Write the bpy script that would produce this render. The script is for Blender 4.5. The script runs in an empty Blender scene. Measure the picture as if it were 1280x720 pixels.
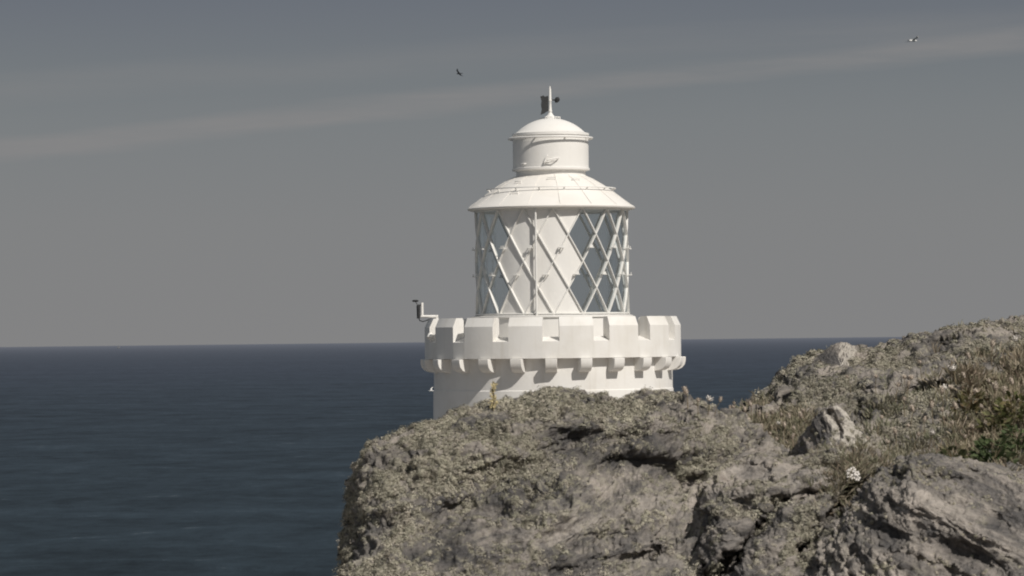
import bpy, bmesh, math, random
import numpy as np
from mathutils import Vector, Matrix

random.seed(7)
rng = np.random.default_rng(11)
PI = math.pi
R = math.radians
scene = bpy.context.scene
C = scene.collection

# ------------------------------------------------------------------ camera
F = 4380.0                     # focal length in photograph pixels (1280 wide)
PITCH, ROLL = R(0.861), R(0.648)
cam_data = bpy.data.cameras.new("camera")
cam = bpy.data.objects.new("camera", cam_data)
C.objects.link(cam)
cam.matrix_world = Matrix.Rotation(PI / 2 + PITCH, 4, 'X') @ Matrix.Rotation(-ROLL, 4, 'Z')
cam_data.sensor_width = 36.0
cam_data.lens = 36.0 * F / 1280.0
cam_data.clip_start = 0.2
cam_data.clip_end = 400000.0
cam_data.dof.use_dof = True
cam_data.dof.focus_distance = 30.0
cam_data.dof.aperture_fstop = 16.0
scene.camera = cam
CR = np.array(cam.matrix_world.to_3x3())
RIGHT, UP, FWD = CR[:, 0], CR[:, 1], -CR[:, 2]


def at(px, py, Y):
    """world point at depth Y seen at photograph pixel (px, py); arrays allowed"""
    px, py, Y = np.broadcast_arrays(np.asarray(px, float), np.asarray(py, float), np.asarray(Y, float))
    d = (px - 640)[..., None] * RIGHT + (360 - py)[..., None] * UP + F * FWD
    return d * (Y / d[..., 1])[..., None]


def proj(p):
    a = p @ RIGHT; b = p @ UP; c = p @ FWD
    return 640 + F * a / c, 360 - F * b / c


# ------------------------------------------------------------------ scene helpers
def tag(o, label=None, cat=None, group=None, kind=None):
    if label: o['label'] = label
    if cat: o['category'] = cat
    if group: o['group'] = group
    if kind: o['kind'] = kind
    return o


def empty(name, loc, label, cat, group=None):
    o = bpy.data.objects.new(name, None)
    C.objects.link(o)
    o.location = loc
    o.empty_display_size = 0.1
    return tag(o, label, cat, group)


def obj(name, me, mat=None, parent=None):
    o = bpy.data.objects.new(name, me)
    C.objects.link(o)
    if mat is not None and not me.materials:
        me.materials.append(mat)
    if parent is not None:
        o.parent = parent
    return o


def bobj(name, bm, mat, parent=None, smooth=None):
    me = bpy.data.meshes.new(name)
    bmesh.ops.recalc_face_normals(bm, faces=bm.faces[:])
    bm.to_mesh(me)
    bm.free()
    if smooth is not None:
        me.polygons.foreach_set('use_smooth', [True] * len(me.polygons))
        me.set_sharp_from_angle(angle=R(smooth))
    return obj(name, me, mat, parent)


def np_mesh(name, v, f, smooth=False, col=None):
    """v (n,3), f (m,k) with one k"""
    me = bpy.data.meshes.new(name)
    v = np.ascontiguousarray(v, dtype=np.float32); f = np.ascontiguousarray(f, dtype=np.int32)
    k = f.shape[1]
    me.vertices.add(len(v)); me.vertices.foreach_set('co', v.ravel())
    me.loops.add(f.size); me.loops.foreach_set('vertex_index', f.ravel())
    me.polygons.add(len(f))
    me.polygons.foreach_set('loop_start', np.arange(0, f.size, k, dtype=np.int32))
    me.polygons.foreach_set('loop_total', np.full(len(f), k, dtype=np.int32))
    if smooth:
        me.polygons.foreach_set('use_smooth', np.ones(len(f), dtype=bool))
    me.update(calc_edges=True)
    if col is not None:
        ca = me.color_attributes.new('tint', 'FLOAT_COLOR', 'POINT')
        c4 = np.ones((len(v), 4), dtype=np.float32); c4[:, :3] = col
        ca.data.foreach_set('color', c4.ravel())
    return me


def box(bm, c, s, rot=None):
    m = Matrix.Translation(Vector(c))
    if rot is not None: m = m @ rot
    m = m @ Matrix.Diagonal((s[0], s[1], s[2], 1))
    bmesh.ops.create_cube(bm, size=1.0, matrix=m)


def tube(bm, pts, r, n=10, caps=True):
    pts = [Vector(p) for p in pts]
    rs = r if isinstance(r, (list, tuple)) else [r] * len(pts)
    rings = []
    prev = None
    for i, p in enumerate(pts):
        t = (pts[min(i + 1, len(pts) - 1)] - pts[max(i - 1, 0)]).normalized()
        if prev is None:
            a = t.orthogonal().normalized()
        else:
            a = (prev - t * prev.dot(t)).normalized()
        prev = a
        b = t.cross(a)
        rings.append([bm.verts.new(p + (a * math.cos(2 * PI * k / n) + b * math.sin(2 * PI * k / n)) * rs[i]) for k in range(n)])
    for i in range(len(rings) - 1):
        for k in range(n):
            bm.faces.new((rings[i][k], rings[i][(k + 1) % n], rings[i + 1][(k + 1) % n], rings[i + 1][k]))
    if caps:
        bm.faces.new(rings[0][::-1]); bm.faces.new(rings[-1])


def lathe(bm, prof, n=96, close=True):
    """prof: list of (radius, z); revolved about z"""
    rings = []
    for r, z in prof:
        if r < 1e-6:
            rings.append([bm.verts.new((0, 0, z))])
        else:
            rings.append([bm.verts.new((r * math.cos(2 * PI * k / n), r * math.sin(2 * PI * k / n), z)) for k in range(n)])
    for a, b in zip(rings[:-1], rings[1:]):
        for k in range(n):
            k2 = (k + 1) % n
            if len(a) == 1 and len(b) == 1: continue
            if len(a) == 1: bm.faces.new((a[0], b[k], b[k2]))
            elif len(b) == 1: bm.faces.new((a[k], a[k2], b[0]))
            else: bm.faces.new((a[k], a[k2], b[k2], b[k]))


# ------------------------------------------------------------------ noise (numpy Perlin)
_perm = np.random.default_rng(5).permutation(256)
_perm = np.concatenate([_perm, _perm, _perm]).astype(np.int32)
_g = np.random.default_rng(6).normal(size=(256, 3)); _g /= np.linalg.norm(_g, axis=1)[:, None]


def perlin(p):
    sh = p.shape[:-1]
    p = p.reshape(-1, 3)
    i = np.floor(p).astype(np.int64); f = p - i; i = (i & 255).astype(np.int32)
    u = f * f * f * (f * (f * 6 - 15) + 10)
    out = 0
    for dx in (0, 1):
        wx = u[:, 0] if dx else 1 - u[:, 0]
        for dy in (0, 1):
            wy = u[:, 1] if dy else 1 - u[:, 1]
            for dz in (0, 1):
                wz = u[:, 2] if dz else 1 - u[:, 2]
                h = _perm[_perm[_perm[i[:, 0] + dx] + i[:, 1] + dy] + i[:, 2] + dz]
                g = _g[h]
                out = out + wx * wy * wz * (g[:, 0] * (f[:, 0] - dx) + g[:, 1] * (f[:, 1] - dy) + g[:, 2] * (f[:, 2] - dz))
    return (out * 1.6).reshape(sh)


def fbm(p, freq, octs=5, gain=0.5, lac=2.03):
    s = 0; a = 1.0; q = p * freq
    for o in range(octs):
        s = s + a * perlin(q + 17.3 * o); a *= gain; q = q * lac
    return s


def ridged(p, freq, octs=5, gain=0.5, lac=2.07):
    s = 0; a = 1.0; q = p * freq; w = 1.0
    for o in range(octs):
        n = 1 - np.abs(perlin(q + 9.1 * o)) * 1.7
        s = s + a * n * w; w = np.clip(n, 0, 1); a *= gain; q = q * lac
    return s - 1.0


# ------------------------------------------------------------------ materials
class NT:
    def __init__(s, name):
        s.m = bpy.data.materials.new(name); s.m.use_nodes = True
        s.t = s.m.node_tree; s.t.nodes.clear()
        s.out = s.t.nodes.new('ShaderNodeOutputMaterial')

    def n(s, typ, **kw):
        nd = s.t.nodes.new(typ)
        for k, v in kw.items():
            if k.startswith('i_'):
                key = k[2:].replace('_', ' ')
                s.set(nd.inputs[int(key)] if key.isdigit() else nd.inputs[key], v)
            else:
                setattr(nd, k, v)
        return nd

    def set(s, sock, v):
        if isinstance(v, bpy.types.NodeSocket): s.t.links.new(v, sock)
        elif isinstance(v, bpy.types.Node): s.t.links.new(v.outputs[0], sock)
        else: sock.default_value = v

    def math(s, op, a, b=None, c=None, clamp=False):
        nd = s.n('ShaderNodeMath', operation=op, use_clamp=clamp)
        s.set(nd.inputs[0], a)
        if b is not None: s.set(nd.inputs[1], b)
        if c is not None: s.set(nd.inputs[2], c)
        return nd.outputs[0]

    def mix(s, fac, a, b, blend='MIX'):
        nd = s.n('ShaderNodeMix', data_type='RGBA', blend_type=blend)
        s.set(nd.inputs[0], fac); s.set(nd.inputs[6], a); s.set(nd.inputs[7], b)
        return nd.outputs[2]

    def noise(s, vec, scale, detail=5, rough=0.55, dist=0.0):
        nd = s.n('ShaderNodeTexNoise')
        s.set(nd.inputs['Vector'], vec)
        nd.inputs['Scale'].default_value = scale; nd.inputs['Detail'].default_value = detail
        nd.inputs['Roughness'].default_value = rough; nd.inputs['Distortion'].default_value = dist
        return nd.outputs[0]

    def ramp(s, fac, lo, hi):
        nd = s.n('ShaderNodeMapRange', clamp=True)
        s.set(nd.inputs[0], fac); nd.inputs[1].default_value = lo; nd.inputs[2].default_value = hi
        return nd.outputs[0]

    def mapping(s, vec, scale=(1, 1, 1), rot=(0, 0, 0)):
        nd = s.n('ShaderNodeMapping')
        s.set(nd.inputs['Vector'], vec); nd.inputs['Scale'].default_value = scale; nd.inputs['Rotation'].default_value = rot
        return nd.outputs[0]

    def pos(s):
        return s.n('ShaderNodeNewGeometry').outputs['Position']

    def principled(s, col, rough=0.8, spec=0.3, normal=None, metal=0.0):
        nd = s.n('ShaderNodeBsdfPrincipled')
        s.set(nd.inputs['Base Color'], col); s.set(nd.inputs['Roughness'], rough)
        s.set(nd.inputs['Specular IOR Level'], spec); s.set(nd.inputs['Metallic'], metal)
        if normal is not None: s.set(nd.inputs['Normal'], normal)
        return nd.outputs[0]

    def bump(s, h, strength, dist=0.01, normal=None):
        nd = s.n('ShaderNodeBump')
        s.set(nd.inputs['Height'], h); nd.inputs['Strength'].default_value = strength; nd.inputs['Distance'].default_value = dist
        if normal is not None: s.set(nd.inputs['Normal'], normal)
        return nd.outputs[0]

    def done(s, sh):
        s.t.links.new(sh, s.out.inputs['Surface']); return s.m


def rgb(*c): return (c[0], c[1], c[2], 1.0)


def mat_paint(name, col, dirt=0.12, rough=0.55, streaks=True):
    m = NT(name)
    p = m.pos()
    n1 = m.noise(p, 0.9, 6, 0.6)
    n2 = m.noise(m.mapping(p, (5, 5, 0.35)), 1.0, 4, 0.6)        # weather streaks running down
    f = m.math('MULTIPLY', m.ramp(n1, 0.45, 0.75), dirt)
    g = m.math('MULTIPLY', m.ramp(n2, 0.52, 0.8), dirt * (1.0 if streaks else 0.2))
    f = m.math('ADD', f, g, clamp=True)
    dirty = rgb(col[0] * 0.62, col[1] * 0.57, col[2] * 0.48)
    c = m.mix(f, rgb(*col), dirty)
    b = m.bump(m.noise(p, 9.0, 4), 0.15, 0.02)
    return m.done(m.principled(c, rough, 0.3, b))


def mat_plain(name, col, rough=0.6, metal=0.0, var=0.25, scale=8.0):
    m = NT(name)
    n1 = m.noise(m.pos(), scale, 4)
    c = m.mix(m.ramp(n1, 0.3, 0.7), rgb(*[x * (1 - var) for x in col]), rgb(*[min(1, x * (1 + var)) for x in col]))
    return m.done(m.principled(c, rough, 0.3, None, metal))


def mat_rock(name, bed, dark=1.0, lichen=0.5, pale=1.0, quartz=False):
    m = NT(name)
    p = m.pos()
    bn = Vector(bed).normalized()

    def bedded(k):            # compress the pattern across the bedding so that it runs in laminae
        d = m.n('ShaderNodeVectorMath', operation='DOT_PRODUCT'); m.set(d.inputs[0], p); d.inputs[1].default_value = bn
        sc = m.n('ShaderNodeVectorMath', operation='SCALE'); sc.inputs[0].default_value = bn * k; m.set(sc.inputs[3], d.outputs['Value'])
        ad = m.n('ShaderNodeVectorMath', operation='ADD'); m.set(ad.inputs[0], p); m.set(ad.inputs[1], sc.outputs[0])
        return ad.outputs[0]
    ps = bedded(6.0); pm = bedded(2.0)
    big = m.noise(p, 2.3, 6, 0.6, 0.4)
    mid = m.noise(pm, 7.0, 7, 0.65)
    st = m.noise(ps, 3.2, 7, 0.7, 0.5)
    fine = m.noise(p, 55.0, 5, 0.7)
    k = dark
    grey = rgb(0.34 * k, 0.308 * k, 0.276 * k); drk = rgb(0.135 * k, 0.128 * k, 0.125 * k)
    pnk = rgb(0.50 * k * pale, 0.445 * k * pale, 0.395 * k * pale)
    c = m.mix(m.ramp(m.math('ADD', m.math('MULTIPLY', st, 0.6), m.math('MULTIPLY', big, 0.4)), 0.42, 0.53), drk, grey)
    c = m.mix(m.ramp(m.math('ADD', m.math('MULTIPLY', big, 0.6), m.math('MULTIPLY', st, 0.4)), 0.50, 0.60), c, pnk)
    c = m.mix(m.math('MULTIPLY', m.ramp(mid, 0.56, 0.70), 0.75), c, drk)
    # crustose lichen blotches
    sp = m.noise(p, 26.0, 6, 0.7, 0.5)
    blot = m.math('MULTIPLY', m.ramp(sp, 0.52 - 0.1 * (lichen - 0.5), 0.62), m.ramp(m.noise(p, 3.1, 4, 0.6), 0.60 - 0.3 * lichen, 0.75 - 0.3 * lichen))
    c = m.mix(m.math('MULTIPLY', blot, 0.8), c, m.mix(fine, rgb(0.36, 0.335, 0.255), rgb(0.50, 0.465, 0.37)))
    rust = m.math('MULTIPLY', m.ramp(m.noise(p, 6.3, 5, 0.6), 0.66, 0.76), 0.5)
    c = m.mix(rust, c, rgb(0.10, 0.062, 0.045))
    c = m.mix(m.ramp(fine, 0.35, 0.7), m.mix(0.35, c, rgb(0.03, 0.03, 0.03)), c)
    shade_tone = m.n('ShaderNodeVertexColor', layer_name='tint').outputs[0]  # painted shade of hollows plus dark stain, pale patches at the low end
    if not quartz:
        c = m.mix(m.math('MULTIPLY', m.ramp(shade_tone, 0.5, 1.0), 0.85), c, m.mix(0.72, c, rgb(0.050, 0.050, 0.054)))
        c = m.mix(m.math('MULTIPLY', m.ramp(shade_tone, 0.5, 0.0), 0.8), c, m.mix(0.6, c, rgb(0.52, 0.47, 0.42)))
    geo = m.n('ShaderNodeNewGeometry')
    if quartz:
        nx = m.n('ShaderNodeSeparateXYZ', i_0=geo.outputs['Normal']).outputs[0]
        q = m.math('MULTIPLY', m.ramp(m.math('ADD', nx, m.math('MULTIPLY', m.math('SUBTRACT', mid, 0.5), 2.2)), 0.12, 0.4), 0.9)
        c = m.mix(q, c, rgb(0.56, 0.52, 0.46))
    h = m.math('ADD', m.math('MULTIPLY', st, 1.4), m.math('ADD', m.math('MULTIPLY', mid, 0.8), m.math('MULTIPLY', fine, 0.45)))
    b = m.bump(h, 1.0, 0.024)
    return m.done(m.principled(c, 0.92, 0.15, b))


def mat_tint(name, mul=1.0, trans=0.15, rough=0.85):
    """plant matter coloured by a per-clump tint"""
    m = NT(name)
    a = m.n('ShaderNodeVertexColor', layer_name='tint').outputs[0]
    n1 = m.noise(m.pos(), 60.0, 3)
    c = m.mix(m.ramp(n1, 0.3, 0.7), m.mix(1.0, a, rgb(0.72 * mul, 0.70 * mul, 0.66 * mul), 'MULTIPLY'), m.mix(1.0, a, rgb(1.12 * mul, 1.1 * mul, 1.05 * mul), 'MULTIPLY'))
    d = m.principled(c, rough, 0.1)
    t = m.n('ShaderNodeBsdfTranslucent', i_Color=c).outputs[0]
    mx = m.n('ShaderNodeMixShader', i_0=trans, i_1=d, i_2=t)
    return m.done(mx.outputs[0])


M = {}
M['white'] = mat_paint('white_paint', (0.80, 0.785, 0.755), 0.10)
M['white_wall'] = mat_paint('white_masonry_paint', (0.78, 0.765, 0.735), 0.28, 0.75)
M['white_roof'] = mat_paint('white_roof_paint', (0.80, 0.775, 0.735), 0.22, 0.5, False)
M['bar'] = mat_plain('glazing_bar_paint', (0.74, 0.73, 0.70), 0.45, 0, 0.06)
M['dark_metal'] = mat_plain('dark_metal', (0.035, 0.036, 0.038), 0.5, 0.0, 0.2)
M['grey_metal'] = mat_plain('grey_metal', (0.25, 0.25, 0.25), 0.5, 0.0, 0.2)

g = NT('lantern_glass')
tr = g.n('ShaderNodeBsdfTransparent', i_Color=rgb(0.84, 0.87, 0.88)).outputs[0]
gl = g.n('ShaderNodeBsdfGlossy', i_Color=rgb(0.9, 0.95, 1.0), i_Roughness=0.05).outputs[0]
fr = g.n('ShaderNodeLayerWeight', i_Blend=0.25).outputs[0]
M['glass'] = g.done(g.n('ShaderNodeMixShader', i_0=g.math('MULTIPLY_ADD', fr, 0.3, 0.06), i_1=tr, i_2=gl).outputs[0])

# ------------------------------------------------------------------ world and sun
SUN_AZ, SUN_EL = R(38), R(44)
to_sun = Vector((math.sin(SUN_AZ) * math.cos(SUN_EL), -math.cos(SUN_AZ) * math.cos(SUN_EL), math.sin(SUN_EL)))
w = bpy.data.worlds.new("World"); scene.world = w; w.use_nodes = True
nt = w.node_tree; nt.nodes.clear()
class WT(NT):
    def __init__(s): s.t = nt
W = WT()
sky = W.n('ShaderNodeTexSky', sky_type='NISHITA', sun_disc=False)
sky.sun_elevation = SUN_EL; sky.sun_rotation = PI - SUN_AZ
sky.air_density = 1.0; sky.dust_density = 2.0; sky.ozone_density = 1.0
hs = W.n('ShaderNodeHueSaturation', i_Saturation=0.28, i_Value=1.0, i_Color=sky.outputs[0])
vec = W.n('ShaderNodeTexCoord').outputs['Generated']
SKY_STRENGTH = 0.1
zc = W.n('ShaderNodeSeparateXYZ', i_0=vec).outputs[2]
cr = W.n('ShaderNodeValToRGB', i_Fac=zc)
cr.color_ramp.elements[0].position = 0.0; cr.color_ramp.elements[0].color = (0.232, 0.231, 0.233, 1)
cr.color_ramp.elements[1].position = 1.0; cr.color_ramp.elements[1].color = (0.20, 0.21, 0.225, 1)
for ps_, c_ in ((0.035, (0.212, 0.216, 0.220)), (0.062, (0.186, 0.199, 0.208)), (0.076, (0.164, 0.181, 0.195)), (0.098, (0.130, 0.146, 0.174)), (0.16, (0.115, 0.135, 0.175)), (0.4, (0.20, 0.212, 0.232))):
    el = cr.color_ramp.elements.new(ps_); el.color = (*c_, 1)
tenfold = W.n('ShaderNodeVectorMath', operation='SCALE'); W.set(tenfold.inputs[0], cr.outputs[0]); tenfold.inputs[3].default_value = 1 / SKY_STRENGTH
base = W.mix(0.95, hs.outputs[0], tenfold.outputs[0])
# thin streak of high cloud: a band round a tilted great circle, broken by noise
dp = W.n('ShaderNodeVectorMath', operation='DOT_PRODUCT')
W.set(dp.inputs[0], vec); dp.inputs[1].default_value = (-0.0945, -0.0704, 1.0)
nz = W.noise(W.mapping(vec, (6, 6, 70), (0, R(5.4), 0)), 1.0, 6, 0.6)
off = W.math('ADD', dp.outputs['Value'], W.math('MULTIPLY', W.math('SUBTRACT', nz, 0.5), 0.010))
b1 = W.ramp(W.math('ABSOLUTE', off), 0.0046, 0.0014)
off2 = W.math('SUBTRACT', off, W.math('MULTIPLY_ADD', W.n('ShaderNodeSeparateXYZ', i_0=vec).outputs[0], -0.045, 0.011))
b2 = W.math('MULTIPLY', W.ramp(W.math('ABSOLUTE', off2), 0.006, 0.001), 0.35)
wisps = W.ramp(W.noise(W.mapping(vec, (9, 9, 90), (0, R(5.4), 0)), 1.3, 6, 0.62), 0.33, 0.68)
band = W.math('MULTIPLY', W.math('ADD', b1, b2, clamp=True), W.math('MULTIPLY_ADD', wisps, 0.85, 0.35), clamp=True)
base = W.mix(W.math('MULTIPLY', band, 0.74), base, rgb(2.42, 2.38, 2.39))
bg = W.n('ShaderNodeBackground', i_Color=base, i_Strength=SKY_STRENGTH)
wo = W.n('ShaderNodeOutputWorld'); nt.links.new(bg.outputs[0], wo.inputs['Surface'])

sd = bpy.data.lights.new('sun', 'SUN'); sd.energy = 3.75; sd.angle = R(0.53); sd.color = (1.0, 0.945, 0.87)
so = bpy.data.objects.new('sun', sd); C.objects.link(so)
so.rotation_euler = (-to_sun).to_track_quat('-Z', 'Y').to_euler()

# ------------------------------------------------------------------ sea
SEA_Z = -40.0
m = NT('sea_water')
p = m.pos()
sx = m.n('ShaderNodeSeparateXYZ', i_0=p)
dist = m.n('ShaderNodeVectorMath', operation='LENGTH', i_0=p).outputs['Value']
chop = m.noise(m.mapping(p, (1.0, 0.55, 0)), 0.16, 7, 0.68)
swell = m.noise(m.mapping(p, (1.0, 0.6, 0), (0, 0, R(7))), 0.036, 5, 0.6, 0.6)
slick = m.noise(m.mapping(p, (0.0009, 0.009, 0)), 1.0, 4, 0.6, 0.3)
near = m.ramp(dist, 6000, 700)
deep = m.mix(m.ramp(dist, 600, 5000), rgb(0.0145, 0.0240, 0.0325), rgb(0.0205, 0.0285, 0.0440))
v = m.math('ADD', m.math('MULTIPLY', m.math('SUBTRACT', chop, 0.5), 1.1), m.math('MULTIPLY', m.math('SUBTRACT', swell, 0.5), 1.5))
v = m.math('ADD', v, m.math('MULTIPLY', m.math('SUBTRACT', slick, 0.5), 0.8))
gain = m.math('MULTIPLY_ADD', v, 1.25, 1.07)
gainc = m.n('ShaderNodeCombineXYZ', i_0=gain, i_1=gain, i_2=gain).outputs[0]
water = m.mix(1.0, deep, gainc, 'MULTIPLY')
foam = m.math('MULTIPLY', m.ramp(m.math('ADD', chop, m.math('MULTIPLY', swell, 0.6)), 0.96, 1.12), 0.2)
water = m.mix(foam, water, rgb(0.30, 0.32, 0.34))
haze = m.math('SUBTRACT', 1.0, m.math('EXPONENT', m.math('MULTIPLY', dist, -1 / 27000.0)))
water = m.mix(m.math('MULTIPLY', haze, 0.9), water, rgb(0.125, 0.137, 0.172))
bmp = m.bump(m.math('ADD', chop, m.math('MULTIPLY', swell, 2.0)), 1.0, 1.2)
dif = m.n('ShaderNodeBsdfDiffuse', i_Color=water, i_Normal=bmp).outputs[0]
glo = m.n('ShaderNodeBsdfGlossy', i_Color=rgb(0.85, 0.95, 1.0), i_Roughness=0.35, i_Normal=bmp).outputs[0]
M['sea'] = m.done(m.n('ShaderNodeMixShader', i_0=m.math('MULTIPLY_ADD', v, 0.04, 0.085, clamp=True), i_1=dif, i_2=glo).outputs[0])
ys = np.array([-3000, 0, 300, 1000, 3000, 10000, 30000, 80000, 200000.0])
xs = np.array([-200000, -40000, -8000, -2000, -400, 0, 400, 2000, 8000, 40000, 200000.0])
gx, gy = np.meshgrid(xs, ys)
sv = np.stack([gx, gy, np.full_like(gx, SEA_Z)], -1).reshape(-1, 3)
nx_, ny_ = len(xs), len(ys)
sf = [(j * nx_ + i, j * nx_ + i + 1, (j + 1) * nx_ + i + 1, (j + 1) * nx_ + i) for j in range(ny_ - 1) for i in range(nx_ - 1)]
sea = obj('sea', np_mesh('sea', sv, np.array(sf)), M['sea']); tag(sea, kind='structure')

# ------------------------------------------------------------------ lighthouse (built in units of 1/43.8 m)
S = 1 / 43.8
LX, LY = 50.3 * S, 100.0
BASE = -9.0
lh = empty('lighthouse', (LX, LY, BASE), 'white castellated lighthouse with a domed lantern standing behind the rocks', 'lighthouse')


def Z(py): return (425.2 - py) * S - BASE      # height above the base of what the photograph shows at row py


def lobj(name, bm, mat, parent=None, smooth=35):
    return bobj(name, bm, mat, parent or lh, smooth)


def pol(r, deg, z):      # deg measured from the direction towards the camera, positive to the right
    a = R(deg)
    return Vector((r * math.sin(a), -r * math.cos(a), z))


bm = bmesh.new()
lathe(bm, [(0, 0), (151 * S, 0), (150.4 * S, Z(520)), (149.9 * S, Z(486.4)), (149 * S, Z(485.6)), (149 * S, Z(446)), (0, Z(446))], 160)
lobj('tower', bm, M['white_wall'])

# castellated parapet: continuous ring with 16 notches
bm = bmesh.new()
RO, RI, RC = 160 * S, 143 * S, 154.8 * S
zb, zs0, zs1, zc0, zt = Z(447), Z(426.5), Z(421), Z(408), Z(397)
half = 3.7
secs = []
for k in range(16):
    cdeg = -1.5 + 22.5 * k
    secs += [(cdeg - half, cdeg + half, 'n'), (cdeg + half, cdeg + 22.5 - half, 'm')]
for a0, a1, kind in secs:
    prof = ([(RI, zb), (RO, zb), (RO, zs0), (RI, zs1)] if kind == 'n' else
            [(RI, zb), (RO, zb), (RO, zc0), (RC, zt), (RI + 2 * S, zt), (RI, zt - 3 * S)])
    n = 2 if kind == 'n' else 6
    rings = [[bm.verts.new(pol(r, a0 + (a1 - a0) * i / n, z)) for r, z in prof] for i in range(n + 1)]
    for i in range(n):
        for j in range(len(prof)):
            j2 = (j + 1) % len(prof)
            bm.faces.new((rings[i][j], rings[i][j2], rings[i + 1][j2], rings[i + 1][j]))
    if kind == 'm':
        bm.faces.new(rings[0]); bm.faces.new(rings[-1][::-1])
bmesh.ops.remove_doubles(bm, verts=bm.verts[:], dist=1e-4)
par = lobj('parapet', bm, M['white_wall'], None, 20)
bv = par.modifiers.new('soft_edges', 'BEVEL'); bv.width = 0.018; bv.segments = 2; bv.limit_method = 'ANGLE'; bv.angle_limit = R(30)

bm = bmesh.new()
lathe(bm, [(0, Z(440)), (142.5 * S, Z(440)), (142.5 * S, Z(437)), (0, Z(437))], 96)
lobj('gallery_deck', bm, M['white_wall'])

# corbels: quarter-round brackets under the parapet
cm = None
prof = [(147, 447.4), (165.5, 447.4), (165.5, 452), (164.3, 457), (161, 461), (156.5, 463.2), (147, 464.5)]
for k in range(24):
    deg = -1.5 + 15 * k
    if cm is None:
        bm = bmesh.new()
        hw = 7.2 * S
        L = [bm.verts.new((-hw, -r * S, Z(z))) for r, z in prof]
        Q = [bm.verts.new((hw, -r * S, Z(z))) for r, z in prof]
        bm.faces.new(L); bm.faces.new(Q[::-1])
        for i in range(len(prof)):
            j = (i + 1) % len(prof)
            bm.faces.new((L[i], L[j], Q[j], Q[i]))
        o = lobj('corbel', bm, M['white_wall'], None, 30); cm = o.data
        bvm = o.modifiers.new('soft_edges', 'BEVEL'); bvm.width = 0.012; bvm.segments = 2; bvm.limit_method = 'ANGLE'
        first = o
    else:
        o = first.copy(); C.objects.link(o); o.parent = lh
    o.rotation_euler = (0, 0, R(deg))

# lantern base wall
bm = bmesh.new()
lathe(bm, [(0, Z(438)), (99 * S, Z(438)), (99 * S, Z(397.5)), (101 * S, Z(397)), (101 * S, Z(395)), (97 * S, Z(394.2)), (0, Z(394.2))], 96)
lobj('lantern_wall', bm, M['white'])

# lantern: diagonal astragals
ZT, ZB = Z(262.5), Z(394.2)
RL = 94.3 * S
ROWH = (ZT - ZB) / 4
lant = None


def hel(bm, d0, d1, z0, z1, r, wid, dep, n=12):
    rings = []
    for i in range(n + 1):
        t = i / n
        deg = d0 + (d1 - d0) * t; z = z0 + (z1 - z0) * t
        rad = pol(1, deg, 0); tan = Vector((math.cos(R(deg)), math.sin(R(deg)), 0))
        dirv = (tan * (R(d1 - d0) * r) + Vector((0, 0, z1 - z0))).normalized()
        side = dirv.cross(rad).normalized()
        c = rad * r + Vector((0, 0, z))
        rings.append([bm.verts.new(c + side * sx_ * wid / 2 + rad * sy_ * dep / 2) for sx_, sy_ in ((-1, -1), (-0.45, 1), (0.45, 1), (1, -1))])
    for i in range(n):
        for j in range(4):
            bm.faces.new((rings[i][j], rings[i][(j + 1) % 4], rings[i + 1][(j + 1) % 4], rings[i + 1][j]))
    bm.faces.new(rings[0]); bm.faces.new(rings[-1][::-1])


bm = bmesh.new()
for k in range(16):
    d = 0.5 + 22.5 * k
    hel(bm, d, d + 45, ZT, ZB, RL, 2.8 * S, 4.0 * S)
    hel(bm, d, d - 45, ZT, ZB, RL - 0.35 * S, 2.7 * S, 3.8 * S)
for z in (ZT - 1.2 * S, ZB + 1.6 * S):
    for k in range(96):
        hel(bm, k * 3.75, k * 3.75 + 3.75, z, z, RL, 3.2 * S, 5.0 * S, 1)
bars = lobj('glazing_bars', bm, M['bar'], None, 25)

# D-shaped handholds on the bars
hh = None
for row in (1.5, 2.5):
    for k in range(16):
        deg = 0.5 + 22.5 * k - 11.25 * row
        z = ZT - ROWH * row
        if hh is None:
            bm = bmesh.new()
            tube(bm, [(-2.4 * S, 0, 0), (-2.4 * S, -4.2 * S, 0), (2.4 * S, -4.2 * S, 0), (2.4 * S, 0, 0)], 0.5 * S, 6)
            box(bm, (0, -3.6 * S, 1.3 * S), (3.6 * S, 0.5 * S, 2.6 * S))
            o = hh = bobj('handhold', bm, M['bar'], bars, 40)
        else:
            o = hh.copy(); C.objects.link(o); o.parent = bars
        o.location = pol(RL, deg, z); o.rotation_euler = (0, 0, R(deg)); o.scale = (1.3, 1.3, 1.3)


def patch(bm, dc, rt, rb, r, tri=None, inset=0.0):
    """diamond (or half diamond) pane on the cylinder; dc centre angle, rows rt..rb"""
    n = 8
    rows = []
    for i in range(n + 1):
        row = rt + (rb - rt) * i / n
        full = abs(row - (rt + rb) / 2)
        if tri == 'top': wdt = 11.25 * (1 - (row - rt) / (rb - rt)); 
        elif tri == 'bot': wdt = 11.25 * ((row - rt) / (rb - rt))
        else: wdt = 11.25 * (1 - full)
        wdt = max(wdt, 0.02)
        rows.append([bm.verts.new(pol(r, dc + wdt * (j / 2 - 1), ZT - ROWH * row)) for j in range(5)])
    for i in range(n):
        for j in range(4):
            bm.faces.new((rows[i][j], rows[i][j + 1], rows[i + 1][j + 1], rows[i + 1][j]))


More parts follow.
